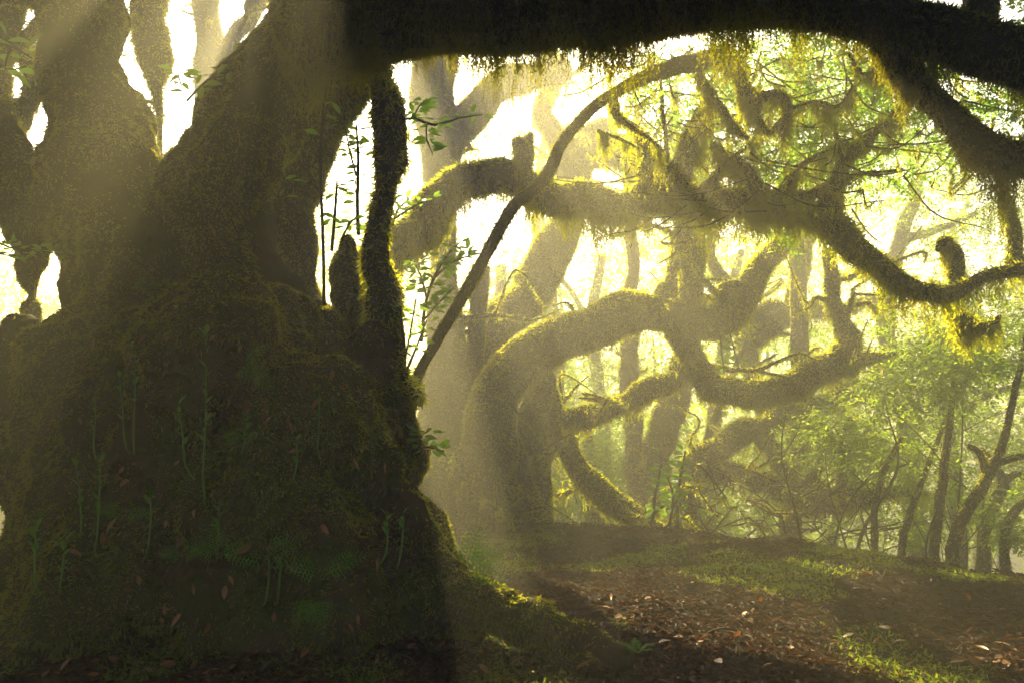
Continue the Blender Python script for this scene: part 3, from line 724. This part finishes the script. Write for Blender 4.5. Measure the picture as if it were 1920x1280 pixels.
GL = 'brown leaves fallen on the forest floor'
for k in range(230):
    px, py = rng.uniform(-10, 1930), 1075 + 205 * rng.random() ** .7
    if 240 < px < 900 and py < 1180: continue
    p = gpoint(px, py)
    h = TBVH.find_nearest(Vector(p.tolist()))
    a = rng.uniform(0, 6.28)
    o = put_leaf(LEAF['dead_leaf' if rng.random() < .6 else 'curled'], p + np.array([0, 0, .025]), (math.cos(a), math.sin(a), rng.normal() * .3), (rng.normal() * .4, rng.normal() * .4, 1), rng.uniform(.05, .12), None, 'fallen_leaf')
    if px < 1000: tag(o, 'dry brown leaf lying in the litter below the big trunk', 'leaf', GL)
    else: tag(o, 'dry brown leaf lying on the open floor at lower right', 'leaf', GL)
for (px, py) in [(400, 440), (395, 430), (215, 655), (180, 650), (250, 668), (395, 635), (445, 650), (470, 780), (455, 762), (500, 790), (505, 765), (540, 790), (620, 700), (215, 985), (230, 880), (310, 985), (340, 1010), (345, 1020), (190, 1100), (365, 1105), (430, 1090), (420, 1110), (550, 1055), (560, 1050), (200, 1005), (330, 870), (310, 935), (655, 865), (640, 700), (590, 760), (240, 905), (490, 800), (700, 1060), (610, 990), (520, 1160), (387, 1175), (300, 1160), (730, 1150), (255, 1090), (275, 640), (320, 700), (160, 690)] + [(rng.uniform(90, 760), rng.uniform(620, 1190)) for _ in range(26)]:
    p, n = on_trunk(px, py)
    if p is None: continue
    d = unit(rng.normal(size=3) * .6 + np.array([0, 0, -.8])); d = unit(d - n * (d @ n) * .9)
    o = put_leaf(LEAF['dead_leaf' if rng.random() < .6 else 'curled'], p + n * .035 - d * .04, d, n + rng.normal(size=3) * .3, rng.uniform(.05, .12), None, 'fallen_leaf')
    tag(o, 'dry brown leaf caught on the mossy flank of the big trunk', 'leaf', 'brown leaves caught on the trunk')

for k in range(22):
    px, py = (rng.uniform(980, 1900), rng.uniform(1030, 1270)) if k < 15 else (rng.uniform(0, 900), rng.uniform(1210, 1275))
    p = gpoint(px, py); a = rng.uniform(0, 3.14); h = rng.uniform(.12, .45) * np.array([math.cos(a), math.sin(a) * .8, 0])
    q = p + h; q[2] = gz(q[0], q[1]); m = (p + q) / 2 + rng.normal(size=3) * .02; m[2] += .03
    up3 = np.array([0, 0, .02])
    o = mk('fallen_twig', *tube([[*(p + up3), .008], [*(m + up3), .007], [*(q + up3), .003]], 5, .06, .2, k), M['twig'], None, True)
    tag(o, 'broken dry twig lying on the open floor' if k < 15 else 'broken dry twig in the litter below the big trunk', 'twig', 'fallen twigs')

# ------------------------------------------------------------------ ferns, shoots and saplings
def frond(p, d, L, npin=9, w=.40, up=(0, 0, 1.0)):
    """one feathery frond: paired toothed pinnae along an arching midrib"""
    d = unit(np.asarray(d, float)); up = np.array(up); s = unit(np.cross(d, up)); u = np.cross(s, d)
    a = Acc()
    for k in range(npin):
        t = .18 + .82 * k / npin
        c = p + d * L * t + u * (-.35 * L * t * t)
        pl = L * w * 1.25 * (1.03 - t) ** .75
        for sg in (-1, 1):
            dd = unit(s * sg + d * .45 - u * .18)
            nn = np.tile(u, (7, 1)) + rng.normal(size=(7, 3)) * .12
            tt = np.linspace(.08, .95, 7)[:, None]
            C = c + dd * pl * tt
            side = np.where(np.arange(7)[:, None] % 2 == 0, 1.0, -1.0)
            dirs = dd * .55 + np.cross(u, dd) * side * .9
            a.add(*leaves(C, dirs, nn, np.minimum(pl * .30, L * .085) * (1.05 - .6 * tt[:, 0]), np.minimum(pl * .13, L * .035), .05, .1))
            a.add(*leaves(c[None], dd[None], u[None], pl, min(pl * .10, L * .03), .03, .1))
    V, F = a.get()
    rib = tube([[*p, L * .012], [*(p + d * L * .5 + u * (-.35 * L * .25)), L * .009], [*(p + d * L + u * (-.35 * L)), L * .003]], 5, L * .2, 0)
    return (V, F), rib
def fern(label, base, L, dirs, mat='fern', up=(0, 0, 1.0)):
    t = thing('fern', label, 'fern', base, 'small green ferns')
    for d in dirs:
        (V, F), (rv, rf) = frond(np.asarray(base), d, L, up=up)
        o = mk('frond', V, F, M[mat], t)
        mk('midrib', rv, rf, M['stem'], o)
    return t
for (px, py, L, dirs, label) in [
    (452, 690, .20, [(.6, -.5, .5), (.9, -.2, -.3), (.3, -.6, -.2)], 'bright fern high on the mossy swell of the trunk'),
    (262, 548, .16, [(.7, -.4, .35), (.2, -.5, .5)], 'tiny fern on the trunk level with the left opening'),
    (606, 1068, .24, [(.8, -.4, .4), (.9, -.2, .1), (-.6, -.5, .3)], 'bright fern at the foot of the trunk above the drooping fern'),
    (602, 1120, .20, [(.2, -.5, -.3), (-.2, -.5, -.2)], 'dim drooping fern lowest on the trunk'),
    (500, 1040, .22, [(.1, -.4, .9), (-.7, -.4, .4), (.7, -.4, .5)], 'upright fern low in the middle of the trunk base'),
    (410, 1035, .17, [(.7, -.4, .4), (-.5, -.5, .4), (.1, -.5, .7)], 'small bright fern left of the upright fern'),
    (350, 1045, .14, [(.5, -.5, .4), (-.6, -.5, .3)], 'smallest fern beside the green shoots low on the trunk'),
    (240, 955, .15, [(.8, -.4, .15), (-.7, -.5, .15)], 'flat fern on the shaded left side of the trunk'),
    (455, 830, .13, [(.6, -.5, .5), (-.4, -.5, .5)], 'small fern among leaves at mid trunk'),
    (870, 1075, .24, [(.8, -.3, .5), (.3, -.5, .6), (.9, -.5, .1)], 'fern at the corner where trunk meets floor'),
]:
    p, n = on_trunk(px, py)
    if p is None: p = gpoint(px, py)
    fern(label, p + (n * .02 if n is not None else 0), L * 1.4, [np.array(d) + rng.normal(size=3) * .08 for d in dirs], up=(0, -.75, .66))
for (px, py, L, nf, label) in [(1700, 1038, .42, 7, 'broad pale green fern at the foot of the slender trees'), (1770, 1042, .3, 5, 'smaller fern beside the broad fern under the slender trees'), (1090, 975, .5, 9, 'glowing lime green fern clump below the arching root'), (1030, 975, .36, 7, 'glowing fern left of the lime green clump'), (1195, 1225, .16, 5, 'little fern beyond the end of the mossy root'), (1430, 1075, .12, 4, 'tiny fern on the moss of the open floor')]:
    b = gpoint(px, py)
    if px in (1090, 1030): b = at(px, py, 14.6); b[2] = gz(b[0], b[1])
    fern(label, b, L, [np.array([math.cos(a), math.sin(a), .75 + .3 * rng.random()]) for a in np.linspace(0, 6.28, nf, endpoint=False) + rng.normal() * .3])

def shoot(label, px, py, h, lean, n):
    """upright green stem with small leaves"""
    p, nn = on_trunk(px, py)
    if p is None: p = gpoint(px, py)
    t = thing('green_shoot', label, 'plant', p, 'thin green shoots on the trunk')
    q = p + nn * .06 if nn is not None else p
    top = q + np.array([lean * h, -.08 * h, h])
    sp = [[*p, .009], [*(q + (top - q) * .2), .009], [*(q + (top - q) * .6 + np.array([.01, -.01, 0])), .007], [*top, .004]]
    mk('stem', *tube(sp, 5, .05, 0), M['stem'], t)
    for k in range(n):
        f = .45 + .55 * k / max(1, n - 1) if n > 1 else 1
        a = k * 2.4 + px
        put_leaf(LEAF['fern'], q + (top - q) * f, (math.cos(a) * .6, math.sin(a) * .6 - .1, .9), (math.cos(a) * -.8, math.sin(a) * -.8, .5), rng.uniform(.05, .10), t)
for k, (px, py, h, lean, n, lab) in enumerate([
    (386, 950, .95, .02, 9, 'tallest bright green shoot on the middle of the trunk'), (366, 900, .55, -.12, 6, 'leafy shoot leaning just left of the tallest shoot'),
    (252, 850, .75, .0, 7, 'pair leading green shoot below the left log'), (243, 850, .6, -.1, 4, 'thin shoot leaning beside the shoot below the log'), (178, 1040, .62, .02, 6, 'slim shoot with a leaf tuft on the shaded left base'),
    (180, 860, .5, .02, 5, 'slim shoot high on the shaded left flank'), (150, 1010, .5, -.1, 5, 'forked looking pale shoot at the lower left of the trunk'), (272, 1050, .42, .02, 5, 'short shoot with one round leaf at the lower left'), (75, 1110, .5, .0, 9, 'bushy shoot at the left foot of the trunk'),
    (112, 1120, .40, .1, 7, 'second bushy shoot at the left foot of the trunk'), (408, 1045, .42, .05, 6, 'shoot rising behind the small bright fern'), (520, 1130, .50, .02, 5, 'bare thin shoot near the lowest fern'), (497, 1130, .45, -.02, 4, 'thin shoot under the upright fern'), (600, 860, .52, .02, 4, 'thin shoot on the right half of the trunk'), (710, 1060, .35, .0, 5, 'shoot low on the right buttress'), (745, 1065, .40, .08, 5, 'shoot leaning on the right buttress edge'), (390, 645, .12, .0, 4, 'single broad leaf sprout on the upper mossy swell'), (545, 905, .3, .05, 4, 'short shoot in the dark middle right of the trunk'), (455, 860, .25, .1, 5, 'short leafy shoot at mid trunk')]):
    shoot(lab, px, py, h * .95, lean, n)

def sapling(name, label, stems, d, n, L, mat='leaf', zone=.35, group=None):
    b = at(stems[0][0][0], stems[0][0][1], d)
    t = thing(name, label, 'sapling', b, group)
    for s in stems:
        pr = path(s, d)
        mk('stem', *tube(pr, 6, .08, .05, int(s[0][0])), M['bark'], t, True)
        C = catmull(pr, .02)[:, :3]
        for k in range(n):
            f = zone + (1 - zone) * (k + rng.random()) / n
            c = C[min(len(C) - 1, int(f * (len(C) - 1)))]
            a = rng.uniform(0, 6.28)
            off = np.array([math.cos(a), math.sin(a) * .8, .25 + .3 * rng.normal()])
            put_leaf(LEAF[mat], c + off * rng.uniform(.0, .09), off * np.array([1, .6, 1]) + np.array([0, 0, -.15]), (rng.normal() * .5, rng.normal() * .5 - .9, .8), L * 1.45 * rng.uniform(.65, 1.2), t)
sapling('sapling', 'thin sapling stem standing in the opening beside the upright stem', [[(672, 440, 8), (670, 380, 7), (672, 300, 6), (668, 235, 4)], [(668, 330, 5), (655, 280, 4), (645, 225, 3)]], 7.5, 22, .085)
sapling('sapling', 'tall bare sapling rising in front of the dark back stem', [[(608, 570, 7), (606, 460, 6), (601, 330, 6), (604, 230, 5), (612, 165, 3)], [(604, 240, 4), (618, 180, 3), (622, 150, 2)]], 7.0, 4, .09, zone=.75)
sapling('sapling', 'short sapling with broad leaves in the narrow opening', [[(622, 470, 7), (628, 400, 6), (632, 340, 4)], [(640, 450, 5), (655, 420, 4), (672, 405, 3)]], 7.4, 14, .085)
sapling('sapling', 'small sapling against the back stem left of the opening', [[(522, 420, 5), (524, 370, 4), (535, 330, 3)]], 7.2, 6, .08)
sapling('leafy_twig', 'leafy twig reaching right from the upright stem under the overhead limb', [[(738, 228, 5), (775, 222, 6), (815, 235, 5), (860, 222, 4), (905, 215, 3)], [(775, 222, 4), (785, 200, 3), (800, 185, 2)], [(800, 232, 3), (800, 262, 3), (812, 290, 2)]], 7.3, 24, .088, zone=.1)
sapling('leafy_twig', 'dense leafy sprig where the arching branch meets the upright stem', [[(735, 425, 6), (745, 395, 5), (765, 375, 4)], [(740, 410, 5), (780, 385, 4), (815, 372, 3)], [(738, 400, 4), (735, 375, 3), (745, 358, 3)]], 8.4, 20, .07, zone=.1)
sapling('sapling', 'leafy sapling between the leaning branch and the upright stem', [[(790, 640, 7), (800, 560, 6), (830, 490, 5), (862, 455, 3)], [(800, 560, 5), (790, 520, 4), (775, 490, 3)], [(815, 520, 5), (850, 490, 4), (880, 480, 3)], [(795, 600, 4), (830, 560, 4), (850, 540, 3)]], 8.2, 36, .078, zone=.25)
sapling('sapling', 'slim sapling with new leaves at the foot of the leaning branch', [[(758, 720, 9), (757, 640, 7), (750, 580, 5), (742, 530, 3)], [(758, 680, 5), (770, 620, 4), (780, 560, 3)], [(760, 700, 6), (785, 640, 4), (800, 600, 3)]], 7.2, 14, .06, zone=.3)
sapling('leafy_twig', 'bright leafy sprig sticking out of the trunk edge above the floor', [[(780, 845, 5), (800, 838, 4), (832, 845, 3)], [(780, 830, 4), (795, 812, 3), (805, 808, 2)]], 6.9, 18, .07, zone=.2)
sapling('sapling', 'bright leafy sapling in the mist right of the forked trunk', [[(1222, 985, 8), (1228, 930, 6), (1240, 870, 4)], [(1270, 990, 8), (1272, 920, 6), (1285, 845, 4)], [(1255, 985, 6), (1262, 930, 5), (1250, 890, 3)]], 11.8, 44, .095, zone=.2)
sapling('leafy_twig', 'sunlit hanging sprig of leaves under the arching limb', [[(1350, 610, 5), (1352, 650, 4), (1358, 700, 3)], [(1365, 615, 4), (1375, 650, 3), (1385, 690, 3)]], 12.4, 24, .085, zone=.2)
sapling('leafy_twig', 'fern leaved sprig over the opening on the left', [[(-30, 440, 5), (20, 465, 4), (70, 470, 3), (130, 480, 2)], [(-30, 470, 4), (20, 480, 3), (60, 476, 2)]], 6.8, 20, .06, zone=.1)
sapling('leafy_twig', 'pale leafy sprig in the mist at the top left', [[(-40, 40, 5), (30, 90, 5), (60, 110, 3)], [(20, 90, 4), (10, 130, 3), (50, 125, 3)]], 7.2, 11, .13, zone=.1)
sapling('leafy_twig', 'leafy sprig lying on the sunlit slope of the fork', [[(350, 190, 5), (390, 150, 4), (440, 130, 3)], [(340, 160, 4), (335, 140, 3), (345, 130, 2)]], 6.9, 12, .10, zone=.1)
sapling('leafy_twig', 'hanging leaves behind the crooked shoots', [[(1180, 150, 4), (1195, 185, 4), (1205, 205, 3)], [(1200, 180, 4), (1230, 190, 3), (1215, 215, 2)], [(1320, 190, 4), (1335, 205, 3), (1330, 215, 2)]], 8.6, 9, .08, zone=.2)
# leaves carried by the arching branch's shoots
lv, tw = Acc(), Acc()
for (px, py, rx, ry, n, d) in [(1300, 160, 110, 60, 60, 9.6), (1440, 130, 120, 60, 80, 9.8), (1560, 150, 120, 70, 80, 9.6), (1480, 290, 110, 50, 70, 9.4), (1650, 290, 120, 70, 70, 9.8), (1560, 230, 90, 50, 40, 9.2), (1240, 240, 80, 70, 34, 9.8), (1380, 330, 70, 40, 26, 9.3), (1780, 150, 120, 70, 60, 8.8), (1880, 250, 80, 60, 40, 8.6), (1870, 60, 60, 50, 30, 8.0), (1480, 420, 50, 24, 18, 9.2), (1690, 120, 80, 60, 40, 9.2)]:
    k = d / FPX
    l, t_ = clump(at(px, py, d), (rx * k, rx * k * .9, ry * k), int(n * 3.0), .078, .34)
    lv.add(*l); tw.add(*t_)
cr = mk('crown', *lv.get(), M['leaf'], T2, False, 'stuff'); mk('twigs', *tw.get(), M['twig'], cr, False, 'stuff')

# moss curtains and fine twigs between the shoots
def curtains():
    a, b = Acc(), Acc()
    for k in range(230):
        px, py = rng.uniform(1130, 1900), rng.uniform(90, 400)
        if px > 1650 and py > 360: continue
        d = rng.uniform(8.3, 9.8)
        p = at(px, py, d); q = at(px + rng.normal() * 90, py + rng.normal() * 45, d + rng.normal() * .4)
        mid = (p + q) / 2 + np.array([0, 0, -.08]) + rng.normal(size=3) * .05
        V, F = tube([[*p, .011], [*mid, .009], [*q, .005]], 5, .08, .1, k)
        b.add(V, F)
        a.add(*hang_on(V, F, int(rng.uniform(30, 110)),   .02, rng.uniform(.08, .34), .026, under=.6, clump=.8, seed=k))
    o = mk('twigs', *b.get(), M['twig'], T2, True, 'stuff')
    mk('hanging_moss', *a.get(), M['moss_gold'], o, False, 'stuff')
curtains()
# brushwood
def brush():
    a, mo = Acc(), Acc()
    for k in range(90):
        px, py = rng.uniform(1240, 1560), rng.uniform(900, 1010)
        d = rng.uniform(11.6, 14.5)
        p = at(px, py, d)
        ln = rng.uniform(.3, 1.3); an = rng.uniform(0, 6.28)
        v = np.array([math.cos(an), math.sin(an) * .5, rng.uniform(-.3, .7)]) * ln
        m1 = p + v * .35 + rng.normal(size=3) * .09; m2 = p + v * .7 + rng.normal(size=3) * .12
        V, F = tube([[*p, .016], [*m1, .014], [*m2, .010], [*(p + v), .004]], 5, .14, .1, k)
        a.add(V, F)
        if k % 3 == 0: mo.add(*moss_on(V, F, .05, 1.4, .3, -.6, .6)); mo.add(*hang_on(V, F, 12, .03, .14, .05, under=.6))
    o = mk('brushwood', *a.get(), M['bark'], None, True, 'stuff'); tag(o, 'tangle of dead twigs and brush beyond the ridge', 'brushwood')
    mk('moss', *mo.get(), M['moss'], o, False, 'stuff')
brush()

# ------------------------------------------------------------------ the forest all around
TOPSLOPE = 0.575
def leaf_cloud(cs, rad, n, L):
    """coarse foliage clumps: cs centres, rad radii"""
    m = len(cs)
    c = np.repeat(cs, n, 0); r = np.repeat(rad, n, 0)
    q = unit(rng.normal(size=(m * n, 3))) * (rng.random((m * n, 1)) ** .4)
    P = c + q * r
    D = rng.normal(size=(m * n, 3)) * np.array([1, 1, .4]); N = rng.normal(size=(m * n, 3)) * .6 + np.array([0, 0, 1])
    return leaves(P, D, N, L * rng.uniform(.6, 1.4, m * n), L * .5 * rng.uniform(.7, 1.3, m * n))
def in_beam(P):
    """lane cut in the canopy leaves so the sun reaches the fork of the big tree, and the slot that lights the overhead limb's fringe"""
    t = P[:, 1] - 7.3
    sx, sz = sd[0] / sd[1], sd[2] / sd[1]
    j = .35 * vnoise(P, 1.3, 77) + .2 * vnoise(P, 3.1, 78)
    u, v = P[:, 0] - sx * t, P[:, 2] - sz * t
    holes = vnoise(np.stack([u, v, 0 * u], -1), 2.6, 79) + .5 * vnoise(np.stack([u, v, 0 * u], -1), 6.0, 80) > -.08
    lane = (np.abs(u + 2.65) < 0.95) & (np.abs(v - 6.45) < 0.75) & holes
    slot = (np.abs(P[:, 0] - (.7 + sx * (t + 1))) < 2.0) & (np.abs(P[:, 2] - (4.5 + sz * (t + 1.1))) < .42 + .5 * j) & (t > -.8)
    return (lane & (v > 6.15)) | slot
def overhead():
    cs, rs = [], []
    while len(cs) < 14:                              # unseen clumps behind and beside the viewpoint, added to cut skylight
        y = rng.uniform(-30, 3); x, z = rng.uniform(-26, 26), rng.uniform(6.0, 11)
        cs.append((x, y, z)); rs.append(2.6)
    k = len(cs)
    while len(cs) < k + 740:                        # unseen clumps over the big tree, added to shade the near air
        y = rng.uniform(1.5, 14.0); x = rng.normal() * 5 - .8; r = rng.uniform(.6, 1.3)
        z = CAMZ + y * TOPSLOPE + rng.uniform(.35 * r + .42, 3.4)
        if abs(x) > y * .7 + 5: continue
        if y > 11.5 and x > -1.5 and rng.random() < .30: continue
        cs.append((x, y, z)); rs.append(r)
    for q in range(48):                               # unseen leaf clumps added to block sun through the openings beside the upright stem
        y = rng.uniform(13, 17); r = rng.uniform(.4, .8)
        x = -1.5 + sd[0] / sd[1] * (y - 7.3) + rng.uniform(-.75, .75); z = CAMZ + y * TOPSLOPE + rng.uniform(.35 * r + .3, 2.6)
        if z < 13: cs.append((x, y, z)); rs.append(r)
    cs = np.array(cs); rad = np.array(rs)[:, None] * np.array([1, 1, .33])
    a = Acc(); a.add(*leaf_cloud(cs[:k], rad[:k], 200, .42))
    V, F = leaf_cloud(cs[k:], rad[k:], 190, .24)
    c = V.reshape(-1, 4, 3).mean(1); ok = ~in_beam(c)  # leaves cleared along the sun direction to shape the beams
    V = V.reshape(-1, 4, 3)[ok].reshape(-1, 3); b = np.arange(int(ok.sum()))[:, None] * 4
    a.add(V, np.concatenate([b + np.array([[0, 1, 2]]), b + np.array([[0, 2, 3]])]))
    V, F = a.get()
    o = mk('shade_canopy', V, F, M['leaf_dark'], None, False, 'stuff')  # out of view, arranged for the shade and shafts it casts
    tag(o, 'unseen dark leaf canopy overhead, shaped to shade the foreground and pass sunbeams', 'canopy')
    # unseen woods beside the viewpoint, added to block low sky
    cs = []
    while len(cs) < 130:
        x, y, z = rng.uniform(-32, 32), rng.uniform(-14, 26), rng.uniform(-2, 10)
        r = math.hypot(x, y)
        if y < 2: continue
        if r < 9 or r > 34: continue
        if y > 0 and abs(x) < y * .80 + 4.0: continue
        cs.append((x, y, z))
    cs = np.array(cs); rad = np.tile([2.4, 2.4, 1.7], (len(cs), 1)) * rng.uniform(.7, 1.2, (len(cs), 1))
    V, F = leaf_cloud(cs, rad, 170, .5)
    o = mk('shade_woods', V, F, M['leaf_dark'], None, False, 'stuff')
    tag(o, 'unseen dark leafy woods on both sides, added to block low sky', 'forest')
overhead()
def distant():
    """the misty woods beyond the ridge, one mass of crowns with gaps of sky"""
    cs, rs = [], []
    tr = Acc()
    for k in range(150):
        y = rng.uniform(24, 75); px = rng.uniform(-250, 2170)
        a = (px - 960) / FPX
        x = a * y
        g = gz(x, y); h = rng.uniform(8, 15) * (0.75 + y / 150)
        h = min(h, 13.0 - g); top = g + h
        lim = CAMZ + y * (0.10 + .12 * rng.random() + .16 * max(0, (px - 1300) / 620))   # crowns thin out upwards, higher on the right
        for j in range(9):
            z = g + h * rng.uniform(.35, 1.0)
            if z > lim + rng.exponential(1.2): continue
            cs.append((x + rng.normal() * 2, y + rng.normal() * 2, z)); rs.append(rng.uniform(.9, 1.9))
        bend = rng.normal(size=2) * .8
        r0 = rng.uniform(.12, .3)
        tv = tube([[x, y, g - .3, r0 * 1.3], [x + bend[0] * .3, y, g + h * .3, r0], [x + bend[0], y + bend[1], g + h * .7, r0 * .7], [x + bend[0] * 1.8, y, g + h, r0 * .2]], 6, 1.5, .05, k)
        tr.add(*tv)
    cs = np.array(cs); rs = np.array(rs)[:, None] * np.array([1.25, 1.25, .7])
    V, F = leaf_cloud(cs, rs, 100, .27)
    o = mk('distant_forest', V, F, M['leaf_far'], None, False, 'stuff')
    tag(o, 'misty sunlit woods far beyond the ridge', 'forest')
    mk('trunks', *tr.get(), M['bark'], o, True, 'stuff')

distant()

# ------------------------------------------------------------------ haze
def haze():
    x0, x1, y0, y1, z0, z1 = -85, 85, -45, 115, -14, 14.4
    V = [(x, y, z) for z in (z0, z1) for y in (y0, y1) for x in (x0, x1)]
    F = [(0, 2, 3, 1), (4, 5, 7, 6), (0, 1, 5, 4), (2, 6, 7, 3), (0, 4, 6, 2), (1, 3, 7, 5)]
    m, n, l = newmat('haze')
    v = n.new('ShaderNodeVolumePrincipled'); v.inputs['Color'].default_value = (1.0, .96, .72, 1)
    v.inputs['Density'].default_value = HAZE_DENSITY; v.inputs['Anisotropy'].default_value = HAZE_G
    o = n.new('ShaderNodeOutputMaterial'); l.new(v.outputs[0], o.inputs['Volume'])
    b = mk('haze', V, F, m); b['kind'] = 'stuff'
    b['label'] = 'warm sunlit mist filling the forest'; b['category'] = 'haze'
    b.display_type = 'WIRE'
haze()
